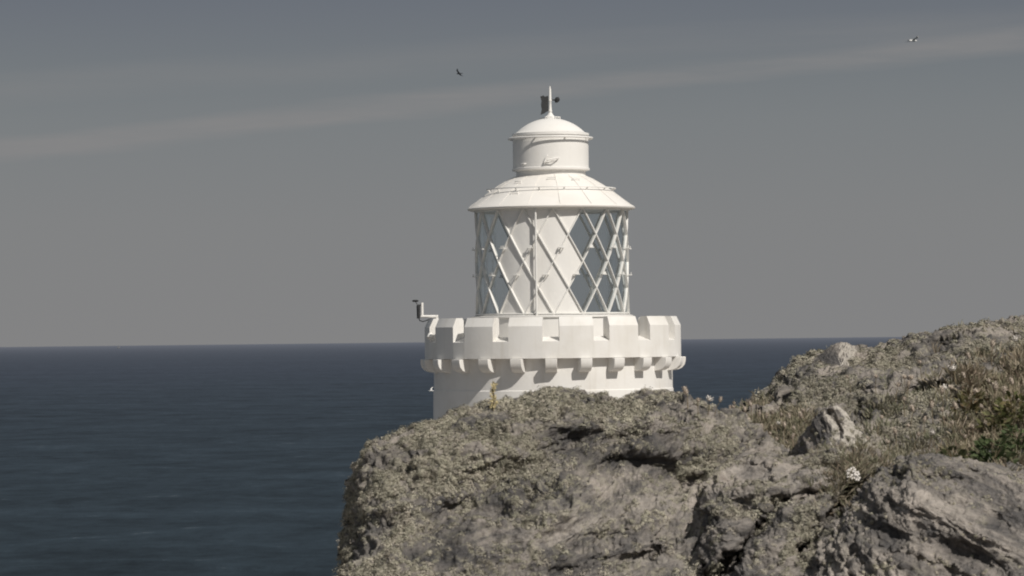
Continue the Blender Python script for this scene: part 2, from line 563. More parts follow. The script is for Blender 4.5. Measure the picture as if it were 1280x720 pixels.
glass = bmesh.new(); blank = bmesh.new()
for k in range(16):
    d = 0.5 + 22.5 * k
    dd = (d + 180) % 360 - 180
    for rt in (0, 2):
        patch(blank if -30 < dd < 11 else glass, d, rt, rt + 2, RL - 0.6 * S)
    d2 = d + 11.25; dd = (d2 + 180) % 360 - 180
    tgt = blank if -40 < dd < 20 else glass
    patch(tgt, d2, 1, 3, RL - 0.6 * S)
    patch(tgt, d2, 0, 1, RL - 0.6 * S, 'top')
    patch(tgt, d2, 3, 4, RL - 0.6 * S, 'bot')
lobj('glazing', glass, M['glass'], None, 40)
bp = lobj('blanking_panel', blank, M['white'], None, 40)
bp['label'] = 'opaque white panels closing the landward panes of the lantern'

# pole standing in front of the lantern
bm = bmesh.new()
q0, q1 = pol(99 * S, -12, Z(396)), pol(99 * S, -12, Z(262))
tube(bm, [q0, q1], 1.35 * S, 10)
for py in (285, 320, 355, 385):
    tube(bm, [pol(95 * S, -12, Z(py)), pol(99.5 * S, -12, Z(py))], 1.0 * S, 6)
lobj('downpipe', bm, M['bar'])

# lantern roof
bm = bmesh.new()
lathe(bm, [(0, Z(263)), (101 * S, Z(263)), (104.5 * S, Z(262)), (105 * S, Z(260.5)), (103.5 * S, Z(259)), (98 * S, Z(255.6)),
           (88 * S, Z(248)), (78 * S, Z(240.4)), (66 * S, Z(232)), (54 * S, Z(225)), (44 * S, Z(220.5)), (42 * S, Z(219)), (0, Z(219))], 128)
roof = lobj('lantern_roof', bm, M['white_roof'], None, 30)
bm = bmesh.new()      # standing seams
for k in range(16):
    deg = 0.5 + 22.5 * k + 5
    tube(bm, [pol(r * S, deg, Z(py) + 0.5 * S) for r, py in ((103, 258.7), (88, 248), (78, 240.4), (66, 232), (54, 225), (44, 220.6))], 0.25 * S, 6)
bobj('roof_seam', bm, M['white_roof'], roof, 40)
bm = bmesh.new()      # hand rail ring with short stanchions
ring = [pol(80.5 * S, a, Z(236.6)) for a in range(0, 361, 5)]
tube(bm, ring, 0.8 * S, 6, False)
for k in range(16):
    tube(bm, [pol(77 * S, 11 + 22.5 * k, Z(241)), pol(80.5 * S, 11 + 22.5 * k, Z(236))], 0.9 * S, 6)
bobj('roof_rail', bm, M['white'], roof, 60)
for dg, r_, py in ((0, 58, 227), (-40, 64, 231), (-33, 84, 245), (30, 60, 228)):
    c0 = pol(r_ * S, dg, Z(py) + 1.2 * S); t_ = pol(1, dg + 90, 0); bm = bmesh.new()
    tube(bm, [c0 - t_ * 5 * S - Vector((0, 0, 2 * S)), c0 - t_ * 5 * S + Vector((0, 0, 1.6 * S)), c0 + t_ * 5 * S + Vector((0, 0, 1.6 * S)), c0 + t_ * 5 * S - Vector((0, 0, 2 * S))], 0.6 * S, 6)
    bobj('roof_grip', bm, M['white'], roof, 60)

# ventilator drum above the roof
bm = bmesh.new()
lathe(bm, [(0, Z(220.5)), (43.5 * S, Z(220.5)), (43.5 * S, Z(214.5)), (46.8 * S, Z(213.5)), (48.6 * S, Z(213)), (48.6 * S, Z(210.6)), (47.4 * S, Z(210)), (47.4 * S, Z(177)), (0, Z(177))], 96)
drum = lobj('ventilator_drum', bm, M['white'], None, 30)
bm = bmesh.new()
for a, b in (((-5, 202), (11, 199.5)), ((-10, 205), (-6, 197))):
    tube(bm, [pol(47.2 * S, a[0], Z(a[1])), pol(50.6 * S, a[0], Z(a[1])), pol(50.6 * S, b[0], Z(b[1])), pol(47.2 * S, b[0], Z(b[1]))], 0.75 * S, 6)
tube(bm, [pol(50.4 * S, -9.6, Z(204.5)), pol(50.4 * S, 2, Z(205)), pol(50.4 * S, 10.6, Z(200))], 0.7 * S, 6)
bobj('handle', bm, M['white'], drum, 60)
bm = bmesh.new()
tube(bm, [pol(47 * S, -48, Z(206)), pol(50 * S, -48, Z(206)), pol(50 * S, -42, Z(206)), pol(47 * S, -42, Z(206))], 0.8 * S, 6)
bobj('step_iron', bm, M['white'], drum, 60)
bm = bmesh.new()      # gutter rail ring
tube(bm, [pol(52.2 * S, a, Z(173.2)) for a in range(0, 361, 5)], 1.3 * S, 8, False)
for k in range(8):
    tube(bm, [pol(46 * S, 22 + 45 * k, Z(172.2)), pol(52.5 * S, 22 + 45 * k, Z(173.2))], 1.1 * S, 6)
bobj('gutter_rail', bm, M['white'], drum, 60)

# dome
bm = bmesh.new()
dp_ = [(0, Z(177.6)), (47 * S, Z(177.6)), (47 * S, Z(170.5)), (48.2 * S, Z(170)), (48.2 * S, Z(167)), (44.5 * S, Z(166.2))]
dp_ += [(60 * S * math.sin(t), Z(147.6) - 60 * S * (1 - math.cos(t))) for t in [R(45.5) * (1 - i / 14) for i in range(0, 13)]]
dp_ += [(6.5 * S, Z(145.9)), (3.6 * S, Z(143.4)), (2.5 * S, Z(141)), (0, Z(141))]
lathe(bm, dp_, 96)
dome = lobj('dome', bm, M['white'], None, 40)
for dg in (-8, 40, 140, 220):
    c0 = pol(13.5 * S, dg, Z(148.6)); t_ = pol(1, dg + 90, 0); bm = bmesh.new()
    tube(bm, [c0 - t_ * 4.5 * S, c0 - t_ * 4.5 * S + Vector((0, 0, 2 * S)), c0 + t_ * 4.5 * S + Vector((0, 0, 2 * S)), c0 + t_ * 4.5 * S], 0.6 * S, 6)
    bobj('dome_grip', bm, M['white'], dome, 60)

# spire with weather vane
bm = bmesh.new()
lathe(bm, [(0, Z(142)), (2.3 * S, Z(142)), (2.0 * S, Z(140)), (2.6 * S, Z(138.6)), (2.0 * S, Z(137)), (1.5 * S, Z(127)), (2.3 * S, Z(125.5)), (1.6 * S, Z(124)), (1.4 * S, Z(112)), (0.4 * S, Z(107.5)), (0, Z(107))], 16)
spire = lobj('spire', bm, M['white'], None, 40)
bm = bmesh.new()
va = R(14)
outl = [(-2.2, 119.5), (-7, 120.6), (-8.2, 119), (-12.6, 120.4), (-11.2, 126), (-11.8, 131), (-11.0, 137), (-12.6, 143.5), (-8, 141.6), (-4.5, 139.4), (-2.2, 138.2)]
fr_ = [bm.verts.new((x * S * math.cos(va), x * S * math.sin(va) - 0.8 * S, Z(py))) for x, py in outl]
bk_ = [bm.verts.new((x * S * math.cos(va), x * S * math.sin(va) + 0.8 * S, Z(py))) for x, py in outl]
bm.faces.new(fr_); bm.faces.new(bk_[::-1])
for i in range(len(outl)):
    j = (i + 1) % len(outl); bm.faces.new((fr_[i], bk_[i], bk_[j], fr_[j]))
vane = lobj('wind_vane', bm, M['dark_metal'], spire, None)
bm = bmesh.new()
lathe(bm, [(0, -4.2 * S), (2.2 * S, -2.6 * S), (3.2 * S, 0), (2.6 * S, 2.6 * S), (0, 4.2 * S)], 12)
bmesh.ops.rotate(bm, verts=bm.verts[:], cent=(0, 0, 0), matrix=Matrix.Rotation(R(28), 3, 'Y'))
bmesh.ops.translate(bm, verts=bm.verts[:], vec=(9 * S * math.cos(va), 9 * S * math.sin(va), Z(124.5)))
tube(bm, [(-3 * S, 0, Z(124.6)), (8.5 * S * math.cos(va), 8.5 * S * math.sin(va), Z(124.6))], 0.8 * S, 6)
lobj('vane_weight', bm, M['dark_metal'], spire, 40)

# fog detector on a cranked bracket at the left of the parapet
fd = None
yb = -14 * S
X = lambda px: (px - 691.2) * S
bm = bmesh.new()
tube(bm, [(X(528.6), yb, Z(376.5)), (X(528.6), yb, Z(394.2))], 1.75 * S, 10)
tube(bm, [(X(526.8), yb, Z(393.8)), (X(548.4), yb, Z(393.8))], 1.75 * S, 10)
tube(bm, [(X(546.8), yb, Z(392.2)), (X(546.8), yb, Z(398.5)), (X(542), yb - 26 * S, Z(409)), (X(538), yb - 34 * S, Z(421))], [1.8 * S, 1.9 * S, 3.0 * S, 3.4 * S], 10)
fd = lobj('sensor_bracket', bm, M['white'], None, 40)
bm = bmesh.new()
tube(bm, [(X(524.0), yb, Z(380)), (X(524.0), yb, Z(396.3))], [2.4 * S, 2.1 * S], 12)
tube(bm, [(X(522.6), yb, Z(379.8)), (X(528), yb, Z(379.8))], 1.0 * S, 8)
tube(bm, [(X(524.4), yb, Z(393)), (X(528), yb, Z(393))], 0.9 * S, 8)
bobj('sensor', bm, M['dark_metal'], fd, 40)
bm = bmesh.new()
lathe(bm, [(0, -1.4 * S), (3.2 * S, -1.0 * S), (4.3 * S, 0.1 * S), (3.0 * S, 1.3 * S), (0, 1.7 * S)], 16)
bmesh.ops.translate(bm, verts=bm.verts[:], vec=(X(520.3), yb, Z(374.4)))
tube(bm, [(X(520.6), yb, Z(375)), (X(523.2), yb, Z(380.5))], 0.45 * S, 6)
bobj('sensor_cap', bm, M['dark_metal'], fd, 40)
bm = bmesh.new()
tube(bm, [(X(524.4), yb, Z(396)), (X(525.5), yb, Z(398.8)), (X(529.5), yb, Z(400.2)), (X(534), yb, Z(398.8)), (X(538.5), yb, Z(396.8)), (X(543), yb, Z(397.5)), (X(546), yb, Z(396.4))], 0.65 * S, 6)
bobj('cable', bm, M['dark_metal'], fd, 60)

# ------------------------------------------------------------------ rock blocks


def cr_weights(n_ctrl, n):
    """Catmull-Rom weights, n samples over n_ctrl control values"""
    Wm = np.zeros((n, n_ctrl))
    t = np.linspace(0, n_ctrl - 1, n)
    i = np.minimum(t.astype(int), n_ctrl - 2); f = t - i
    for k, wgt in ((-1, -0.5 * f + f**2 - 0.5 * f**3), (0, 1 - 2.5 * f**2 + 1.5 * f**3), (1, 0.5 * f + 2 * f**2 - 1.5 * f**3), (2, -0.5 * f**2 + 0.5 * f**3)):
        np.add.at(Wm, (np.arange(n), np.clip(i + k, 0, n_ctrl - 1)), wgt)
    return Wm


def normals(P):
    du = np.gradient(P, axis=1); dv = np.gradient(P, axis=0)
    n = np.cross(du, dv)
    n /= np.linalg.norm(n, axis=-1, keepdims=True) + 1e-12
    return n


def strata(P, nrm, spacing, warp=0.35, seed=0.0):
    """overhanging ledges: 0..1 rising slowly and falling back sharply across each bed"""
    t = P @ np.array(nrm) / spacing + warp * fbm(P + seed, 0.55 / spacing * 0.5, 3) + 0.8 * fbm(P + seed, 1.1, 2)
    f = t - np.floor(t)
    bed = np.floor(t)
    h = np.sin(bed * 12.9898 + 4.1) * 43758.5453
    amp = 0.35 + 0.65 * (h - np.floor(h))
    return np.where(f < 0.78, (f / 0.78) ** 0.8, (1 - f) / 0.22) * amp


GRIDS = {}


def rock_block(name, ctrl, feats, nu, nv, mat, bed, amps, label, cat='rock', seed=0.0, kind=None, shade_stain=()):
    """ctrl: rows (front to back) of columns (px, py, depth)"""
    ctrl = np.array(ctrl, float)
    Wv, Wu = cr_weights(ctrl.shape[0], nv), cr_weights(ctrl.shape[1], nu)
    G = np.einsum('ri,ijk,cj->rck', Wv, ctrl, Wu)
    px, py, d = G[..., 0], G[..., 1], G[..., 2]
    for ft in feats:
        if ft[0] == 'g':                                   # bump: cx, cy, rx, ry, angle, amount (+ recess, - bulge)
            _, cx, cy, rx, ry, an, am = ft
            ca, sa = math.cos(R(an)), math.sin(R(an))
            a = (px - cx) * ca + (py - cy) * sa; b = -(px - cx) * sa + (py - cy) * ca
            d = d + am * np.exp(-(a / rx) ** 2 - (b / ry) ** 2)
        else:                                              # crack: polyline, width, amount
            _, pts, wd, am = ft
            dist_ = np.full(px.shape, 1e9)
            wob = 7 * fbm(np.stack([px, py, 0 * px], -1), 0.03, 3)
            for (x0, y0), (x1, y1) in zip(pts[:-1], pts[1:]):
                ex, ey = x1 - x0, y1 - y0
                tt = np.clip(((px - x0) * ex + (py - y0) * ey) / (ex * ex + ey * ey), 0, 1)
                dist_ = np.minimum(dist_, np.hypot(px + wob - x0 - tt * ex, py - y0 - tt * ey))
            d = d + am * np.exp(-(dist_ / wd) ** 2)
    P = at(px, py, d)
    big, st, mid, fine = amps
    N = normals(P)
    bn = np.array(bed) / np.linalg.norm(bed)
    q = P + seed + (P @ bn)[..., None] * bn * 3.0
    P = P + N * (big * (fbm(q, 1.7, 3) + 0.5 * ridged(q, 2.6, 3)))[..., None]
    N = normals(P)
    mask = np.clip(0.55 + 1.2 * fbm(q + 5, 2.1, 2), 0.1, 1.2)
    P = P + N * (mask * st * (strata(P, bed, 0.105, 0.35, seed) - 0.4) + mask * st * 0.45 * (strata(P, bed, 0.037, 0.4, seed + 3) - 0.4) + mask * st * 0.22 * (strata(P, bed, 0.0145, 0.4, seed + 6) - 0.4))[..., None]
    N = normals(P)
    P = P + N * (mid * (ridged(q, 4.6, 4, 0.55) + 0.6 * fbm(q, 9, 3)) + fine * (fbm(q, 18, 4, 0.65) + 0.6 * ridged(q, 30, 3)))[..., None]
    N = normals(P)
    nvv, nuu = P.shape[:2]
    idx = np.arange(nvv * nuu).reshape(nvv, nuu)
    f = np.stack([idx[:-1, :-1], idx[:-1, 1:], idx[1:, 1:], idx[1:, :-1]], -1).reshape(-1, 4)
    # painted tone: shade of hollows and undercuts plus dark stain streaks (+), pale patches (-)
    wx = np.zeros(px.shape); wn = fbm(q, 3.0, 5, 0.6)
    for cx, cy, rx, ry, an, am in shade_stain:
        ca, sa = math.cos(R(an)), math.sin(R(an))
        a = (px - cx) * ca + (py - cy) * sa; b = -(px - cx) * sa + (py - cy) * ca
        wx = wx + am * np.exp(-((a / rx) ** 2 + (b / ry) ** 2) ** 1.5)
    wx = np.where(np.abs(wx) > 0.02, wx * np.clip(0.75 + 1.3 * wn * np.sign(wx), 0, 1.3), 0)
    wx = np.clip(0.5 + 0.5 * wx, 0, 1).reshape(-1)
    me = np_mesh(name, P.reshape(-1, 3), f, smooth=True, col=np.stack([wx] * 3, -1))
    o = obj(name, me, mat)
    if kind: tag(o, label, None, None, kind)
    else: tag(o, label, cat)
    ipx, ipy = proj(P.reshape(-1, 3))
    nn = N.reshape(-1, 3)
    GRIDS[name + str(len([1 for g_ in GRIDS if g_.startswith(name)]))] = gr = dict(P=P.reshape(-1, 3), N=nn, px=ipx, py=ipy, o=o)
    return gr


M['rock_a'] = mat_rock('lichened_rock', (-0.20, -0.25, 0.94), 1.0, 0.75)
M['rock_b'] = mat_rock('bare_slab_rock', (0.36, -0.22, 0.90), 1.06, 0.45, 1.08)
M['rock_c'] = mat_rock('grey_ledge_rock', (-0.05, -0.25, 0.96), 1.0, 0.5)
M['rock_d'] = mat_rock('hillside_rock', (-0.1, -0.3, 0.95), 1.0, 0.7)
M['rock_e'] = mat_rock('quartz_veined_rock', (0.6, -0.2, 0.75), 1.0, 0.2, 1.0, True)

# ---- block A: the lichen-covered outcrop
colA = [  # px, ridge py, extra depth, left shift factor
    (500, 650, 1.9, 0.2), (450, 622, 0.75, 0.9), (444, 594, 0.28, 1.0), (464, 562, 0.06, 0.7), (495, 541, 0.0, 0.3), (545, 523, 0, 0), (600, 508, 0, 0), (648, 497, 0, 0), (690, 486, 0, 0),
    (735, 490, 0, 0), (770, 505, 0, 0), (800, 492, 0, 0), (840, 496, 0, 0), (880, 506, 0.02, 0), (925, 520, 0.1, 0), (985, 560, 0.3, 0)]
rowsA = [(1.15, 11.6), (1.0, 11.9), (0.8, 12.22), (0.6, 12.5), (0.42, 12.8), (0.26, 13.02), (0.12, 13.2), (0.04, 13.38), (0.0, 13.6)]
ctrl = []
for fr_r, dep in rowsA:
    ctrl.append([(px - sh * (12 * fr_r + 36 * max(0, fr_r - 0.35)), ry + 6 + (784 - ry) * fr_r, dep + ex) for px, ry, ex, sh in colA])
ctrl.append([(px, ry + 22, 13.95 + ex) for px, ry, ex, sh in colA])
ctrl.append([(px, ry + 160, 14.5 + ex) for px, ry, ex, sh in colA])
ctrl.append([(px, ry + 520, 15.4 + ex) for px, ry, ex, sh in colA])
featA = [('g', 768, 568, 105, 30, 10, 0.08), ('g', 702, 562, 30, 24, 0, 0.04), ('g', 775, 566, 24, 6, -15, -0.05), ('g', 830, 560, 40, 9, 4, -0.03), ('g', 700, 640, 60, 14, -12, -0.02), ('g', 760, 522, 110, 20, 4, -0.07), ('g', 850, 600, 60, 18, 10, 0.10),
         ('g', 800, 565, 60, 12, 0, -0.06), ('g', 690, 640, 90, 30, -15, -0.10), ('g', 600, 640, 60, 24, -20, 0.05), ('g', 560, 660, 120, 20, -14, 0.06),
         ('g', 441, 668, 12, 30, 0, 0.30), ('g', 500, 575, 18, 26, 20, 0.10), ('g', 510, 590, 9, 12, 0, 0.10), ('g', 590, 620, 50, 14, -25, 0.04),
         ('g', 760, 672, 40, 10, -8, 0.08), ('g', 640, 590, 60, 16, -12, 0.05), ('g', 620, 565, 90, 20, -10, -0.06), ('g', 480, 545, 30, 14, -20, -0.05),
         ('c', [(690, 715), (760, 700), (840, 690)], 5, 0.04), ('c', [(560, 640), (590, 615), (625, 600)], 8, 0.03),
         ('c', [(705, 512), (740, 516), (800, 512), (860, 520)], 6, 0.04)]
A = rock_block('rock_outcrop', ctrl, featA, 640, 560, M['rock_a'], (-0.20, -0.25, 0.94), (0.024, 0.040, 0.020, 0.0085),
               'large lichen-covered rock outcrop in front of the lighthouse, dropping to the sea on its left', seed=2.0,
               shade_stain=[(775, 562, 115, 32, 10, 0.95), (705, 560, 40, 28, 0, 0.7), (545, 690, 95, 26, -22, 0.75), (560, 620, 55, 16, -25, 0.6), (630, 618, 30, 22, 0, 0.6), (805, 512, 60, 12, 8, 0.55), (480, 570, 22, 26, 20, 0.5), (436, 660, 14, 50, 0, 0.9),  # hollows under the ridge and at the left edge get painted shade
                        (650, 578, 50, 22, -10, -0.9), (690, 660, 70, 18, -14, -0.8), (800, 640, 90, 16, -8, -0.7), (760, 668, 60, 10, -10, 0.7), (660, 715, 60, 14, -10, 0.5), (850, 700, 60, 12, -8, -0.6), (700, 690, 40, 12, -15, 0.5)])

# ---- block C: the ledge in the middle right
colC = [(835, 720, 0.45), (868, 640, 0.14), (895, 598, 0.0), (935, 581, 0), (985, 573, 0), (1035, 568, 0), (1080, 568, 0.05), (1125, 578, 0.25), (1180, 600, 0.6)]
rowsC = [(1.15, 11.55), (1.0, 11.75), (0.75, 11.98), (0.5, 12.2), (0.3, 12.36), (0.14, 12.52), (0.04, 12.72), (0.0, 12.95)]
ctrl = [[(px, ry + (790 - ry) * f_, dep + ex) for px, ry, ex in colC] for f_, dep in rowsC]
ctrl.append([(px, ry + 20, 13.2 + ex) for px, ry, ex in colC])
ctrl.append([(px, ry + 200, 13.6 + ex) for px, ry, ex in colC])
featC = [('c', [(975, 632), (955, 655), (932, 676)], 7, 0.32), ('c', [(926, 690), (908, 708), (880, 730)], 9, 0.28), ('c', [(1085, 600), (1050, 635), (1022, 668), (1000, 690)], 9, 0.35),
         ('c', [(1070, 606), (1040, 640), (1030, 662)], 7, 0.22), ('g', 1035, 583, 22, 7, 5, 0.14), ('g', 945, 582, 16, 6, 30, 0.12), ('g', 930, 640, 34, 16, 20, 0.10),
         ('g', 1010, 620, 20, 8, -30, 0.12), ('g', 985, 690, 45, 26, -20, -0.06), ('g', 900, 650, 30, 10, 10, 0.06), ('g', 1010, 610, 40, 12, -10, -0.04)]
Cg = rock_block('rock_ledge', ctrl, featC, 420, 380, M['rock_c'], (-0.05, -0.25, 0.96), (0.036, 0.045, 0.018, 0.0075),
                'grey split rock ledge between the lichen-covered outcrop and the bare slab', seed=7.0,
                shade_stain=[(985, 588, 110, 13, 0, -0.9), (930, 645, 50, 22, 15, 0.6), (905, 690, 30, 30, 0, -0.5), (960, 610, 80, 8, 4, 0.4), (1040, 640, 26, 40, 30, 0.5)])

# ---- block B: the bare slab at the lower right
colB = [(945, 800, 0.3), (985, 735, 0.12), (1020, 685, 0.03), (1060, 636, 0), (1095, 601, 0), (1140, 573, 0), (1195, 578, 0), (1250, 588, 0), (1310, 600, 0), (1380, 610, 0.1)]
rowsB = [(1.2, 11.0), (1.0, 11.2), (0.75, 11.45), (0.5, 11.7), (0.3, 11.9), (0.14, 12.08), (0.04, 12.25), (0.0, 12.45)]
ctrl = [[(px - 10 * f_, ry + (max(790, ry + 60) - ry) * f_, dep + ex) for px, ry, ex in colB] for f_, dep in rowsB]
ctrl.append([(px, ry + 22, 12.7 + ex) for px, ry, ex in colB])
ctrl.append([(px, ry + 240, 13.1 + ex) for px, ry, ex in colB])
featB = [('c', [(1085, 655), (1130, 672), (1180, 690), (1240, 712), (1290, 735)], 9, 0.04), ('g', 1105, 665, 34, 10, 25, 0.04), ('g', 1215, 692, 50, 10, 22, 0.06), ('g', 1150, 628, 80, 16, 12, -0.09),
         ('g', 1230, 668, 50, 14, 22, -0.10), ('g', 1190, 598, 60, 6, 6, 0.06), ('g', 1115, 596, 16, 6, -10, 0.08), ('g', 1245, 645, 16, 8, 40, 0.06), ('g', 1215, 588, 14, 5, 10, 0.08),
         ('g', 1160, 705, 70, 10, 20, 0.08), ('g', 1120, 700, 50, 8, 18, -0.05)]
B = rock_block('rock_slab', ctrl, featB, 460, 380, M['rock_b'], (0.36, -0.22, 0.90), (0.012, 0.040, 0.016, 0.0085),
               'broad bare rock slab with a dark undercut in the lower right corner', seed=13.0,
               shade_stain=[(1165, 632, 70, 24, 8, -0.9), (1110, 668, 36, 14, 22, 0.95), (1210, 696, 70, 15, 22, 0.95), (1150, 596, 90, 9, 6, 0.5), (1245, 650, 20, 14, 30, 0.6), (1250, 684, 50, 12, 22, -0.7), (1040, 700, 60, 30, 0, -0.3), (1150, 710, 60, 14, 18, 0.6)])  # dark entries along the undercut paint its shadow into the stone

# ---- D: the hillside rising at the right (terrain)
colD = [(880, 600, 0.2), (905, 540, 0.0), (942, 514, 0), (962, 492, 0), (990, 463, 0), (1018, 446, 0), (1060, 439, 0), (1110, 429, 0), (1160, 420, 0), (1215, 408, 0), (1285, 402, 0), (1360, 396, 0), (1450, 392, 0)]
rowsD = [(1.25, 12.75), (1.0, 13.2), (0.78, 13.75), (0.58, 14.4), (0.4, 15.05), (0.22, 15.75), (0.08, 16.3), (0.0, 16.8)]
ctrl = [[(px, ry + 5 + (635 - ry) * f_, dep + ex - (0.8 * (1 - f_) if px < 950 else 0)) for px, ry, ex in colD] for f_, dep in rowsD]
ctrl.append([(px, ry + 14, 17.4 + ex) for px, ry, ex in colD])
ctrl.append([(px, ry + 120, 18.6 + ex) for px, ry, ex in colD])
ctrl.append([(px, ry + 420, 20.5 + ex) for px, ry, ex in colD])
featD = [('g', 1235, 448, 34, 7, -6, 0.45), ('g', 1205, 500, 40, 8, -8, 0.28), ('g', 1150, 492, 16, 4, 0, 0.35), ('g', 1190, 432, 26, 5, -10, 0.15), ('g', 1100, 500, 40, 18, 0, -0.2), ('g', 1075, 515, 12, 12, 0, 0.4),
         ('g', 1180, 470, 60, 10, -6, -0.3), ('g', 1010, 470, 40, 12, -20, -0.15)]
D = rock_block('hillside', ctrl, featD, 560, 420, M['rock_d'], (-0.1, -0.3, 0.95), (0.040, 0.070, 0.028, 0.011),
               'lichen and heath covered rocky hillside rising to the right', seed=21.0, kind='structure',
               shade_stain=[(1235, 450, 40, 10, -6, 0.8), (1205, 502, 46, 11, -8, 0.8), (1185, 430, 30, 7, -8, 0.6), (1080, 515, 20, 18, 0, 0.6), (1150, 494, 26, 7, 0, 0.6), (1170, 470, 50, 8, -6, -0.6)])

# ---- E: pointed quartz-faced rock, F: pale rock on the skyline
colE = [(974, 580, 0.3), (996, 556, 0.12), (1016, 528, 0.04), (1036, 508, 0.0), (1052, 513, 0.02), (1069, 531, 0.06), (1084, 553, 0.14), (1100, 580, 0.3)]
rowsE = [(1.2, 12.98), (1.0, 13.02), (0.6, 13.12), (0.25, 13.22), (0.0, 13.32)]
ctrl = [[(px, ry + (598 - ry) * f_, dep + ex) for px, ry, ex in colE] for f_, dep in rowsE]
ctrl.append([(px, ry + 18, 13.55 + ex) for px, ry, ex in colE])
ctrl.append([(px, ry + 110, 13.8 + ex) for px, ry, ex in colE])
E = rock_block('pointed_rock', ctrl, [('c', [(1038, 515), (1050, 545)], 4, 0.04)], 200, 160, M['rock_e'], (0.6, -0.2, 0.75), (0.006, 0.009, 0.008, 0.005),
               'small pointed rock with a white quartz face among the dry grass', seed=31.0)
colF = [(975, 476, 0.4), (1000, 458, 0.12), (1025, 443, 0.0), (1045, 430, -0.05), (1055, 428.5, -0.02), (1064, 433, 0.08), (1074, 446, 0.3)]
rowsF = [(1.2, 16.1), (1.0, 16.2), (0.6, 16.35), (0.25, 16.5), (0.0, 16.65)]
ctrl = [[(px, ry + (470 - ry) * f_, dep + ex) for px, ry, ex in colF] for f_, dep in rowsF]
ctrl.append([(px, ry + 12, 16.9 + ex) for px, ry, ex in colF])
ctrl.append([(px, ry + 80, 17.2 + ex) for px, ry, ex in colF])
Fg = rock_block('skyline_rock', ctrl, [], 150, 120, M['rock_e'], (-0.5, -0.2, 0.8), (0.004, 0.014, 0.008, 0.005),
                'pale pointed rock breaking the skyline at the left end of the hillside', seed=37.0)

# ---- the headland that carries everything (mostly below the picture)
hx, hy = np.meshgrid(np.linspace(-30, 46, 230), np.linspace(-14, 140, 420))
top = -1.55 - 0.075 * np.clip(hy, 0, None) - 0.25 * np.clip((hy - 8) / 6, 0, 1)
ql = np.stack([hx, hy, 0 * hx], -1)
edge = np.minimum(np.minimum(hx + 9 + 3 * fbm(ql, 0.08, 3), 34 - hx + 3 * fbm(ql + 9, 0.08, 3)), 118 - hy + 5 * fbm(ql + 4, 0.06, 3))
drop = np.clip(-edge / 9.0, 0, None)
hz_ = top - 42 * np.clip(drop, 0, 1.2) ** 0.75 + 0.25 * fbm(ql, 0.5, 5) - 0.25
P = np.stack([hx, hy, hz_], -1)
idx = np.arange(hx.size).reshape(hx.shape)
f = np.stack([idx[:-1, :-1], idx[:-1, 1:], idx[1:, 1:], idx[1:, :-1]], -1).reshape(-1, 4)
hd = obj('headland', np_mesh('headland', P.reshape(-1, 3), f, True), M['rock_d']); tag(hd, kind='structure')

# ------------------------------------------------------------------ lichen, grass, leaves (stuff)


def strips(pts, nrm, per, length, width, spread, cols, upbias=0.3, curl=0.4, base_r=0.012):
    """tufts of tapering bent strips; returns verts, tris, colours"""
    n = len(pts)
    p = np.repeat(pts, per, 0); nr = np.repeat(nrm, per, 0); c = np.repeat(cols, per, 0)
    k = len(p)
    off = rng.normal(size=(k, 3)); off -= nr * np.sum(off * nr, 1)[:, None]
    d = nr + off * spread + np.array([0, 0, upbias])
    d /= np.linalg.norm(d, axis=1)[:, None]
    L = length * np.repeat(rng.uniform(0.6, 1.35, n), per) * rng.uniform(0.6, 1.2, k)
    wv = np.cross(d, rng.normal(size=(k, 3))); wv /= np.linalg.norm(wv, axis=1)[:, None]
    wd = (width * rng.uniform(0.6, 1.4, k))[:, None]
    b = p + off * base_r - nr * 0.004
    bend = rng.normal(size=(k, 3)) * curl
    midp = b + d * (L * 0.55)[:, None]
    d2 = d + bend; d2 /= np.linalg.norm(d2, axis=1)[:, None]
    tip = midp + d2 * (L * 0.5)[:, None]
    V = np.stack([b - wv * wd * 0.5, b + wv * wd * 0.5, midp - wv * wd * 0.55, midp + wv * wd * 0.55, tip - wv * wd * 0.22, tip + wv * wd * 0.22], 1).reshape(-1, 3)
    o = (np.arange(k) * 6)[:, None]
    T = np.concatenate([o + np.array([0, 1, 3, 2]), o + np.array([2, 3, 5, 4])], 0)
    # bases darker than the tips
    sh = np.array([0.75, 0.75, 0.95, 0.95, 1.08, 1.08])
    col = (c * rng.uniform(0.85, 1.15, (k, 1)))[:, None, :] * sh[None, :, None]
    return V, T, col.reshape(-1, 3)


def pick(gr, wfun, n, nz=None):
    wgt = wfun(gr) * (gr['px'] > 380) * (gr['px'] < 1320) * (gr['py'] < 750)
    wgt = np.clip(wgt, 0, None) + 1e-12
    return rng.choice(len(wgt), n, p=wgt / wgt.sum())


def box_w(gr, x0, x1, y0, y1, s=14.0):
    sg = lambda t: 1 / (1 + np.exp(-np.clip(t, -40, 40)))
    return sg((gr['px'] - x0) / s) * sg((x1 - gr['px']) / s) * sg((gr['py'] - y0) / s) * sg((y1 - gr['py']) / s)


def patchy(gr, freq, lo, hi, seed=0.0):
    return np.clip((fbm(gr['P'] + seed, freq, 4) - lo) / (hi - lo), 0, 1)


def facing(gr):      # little grows on dark undersides
    return np.clip(0.25 + gr['N'][:, 2] * 0.8 - gr['N'][:, 1] * 0.35, 0.02, 1.2)


LICH = np.array([[0.49, 0.46, 0.375], [0.44, 0.42, 0.335], [0.54, 0.505, 0.415], [0.38, 0.362, 0.29], [0.48, 0.44, 0.37]])
M['lichen'] = mat_tint('ramalina_lichen', 1.0, 0.12)
M['grass'] = mat_tint('dry_grass', 1.0, 0.2)
M['leaf'] = mat_tint('green_leaves', 1.0, 0.25, 0.6)


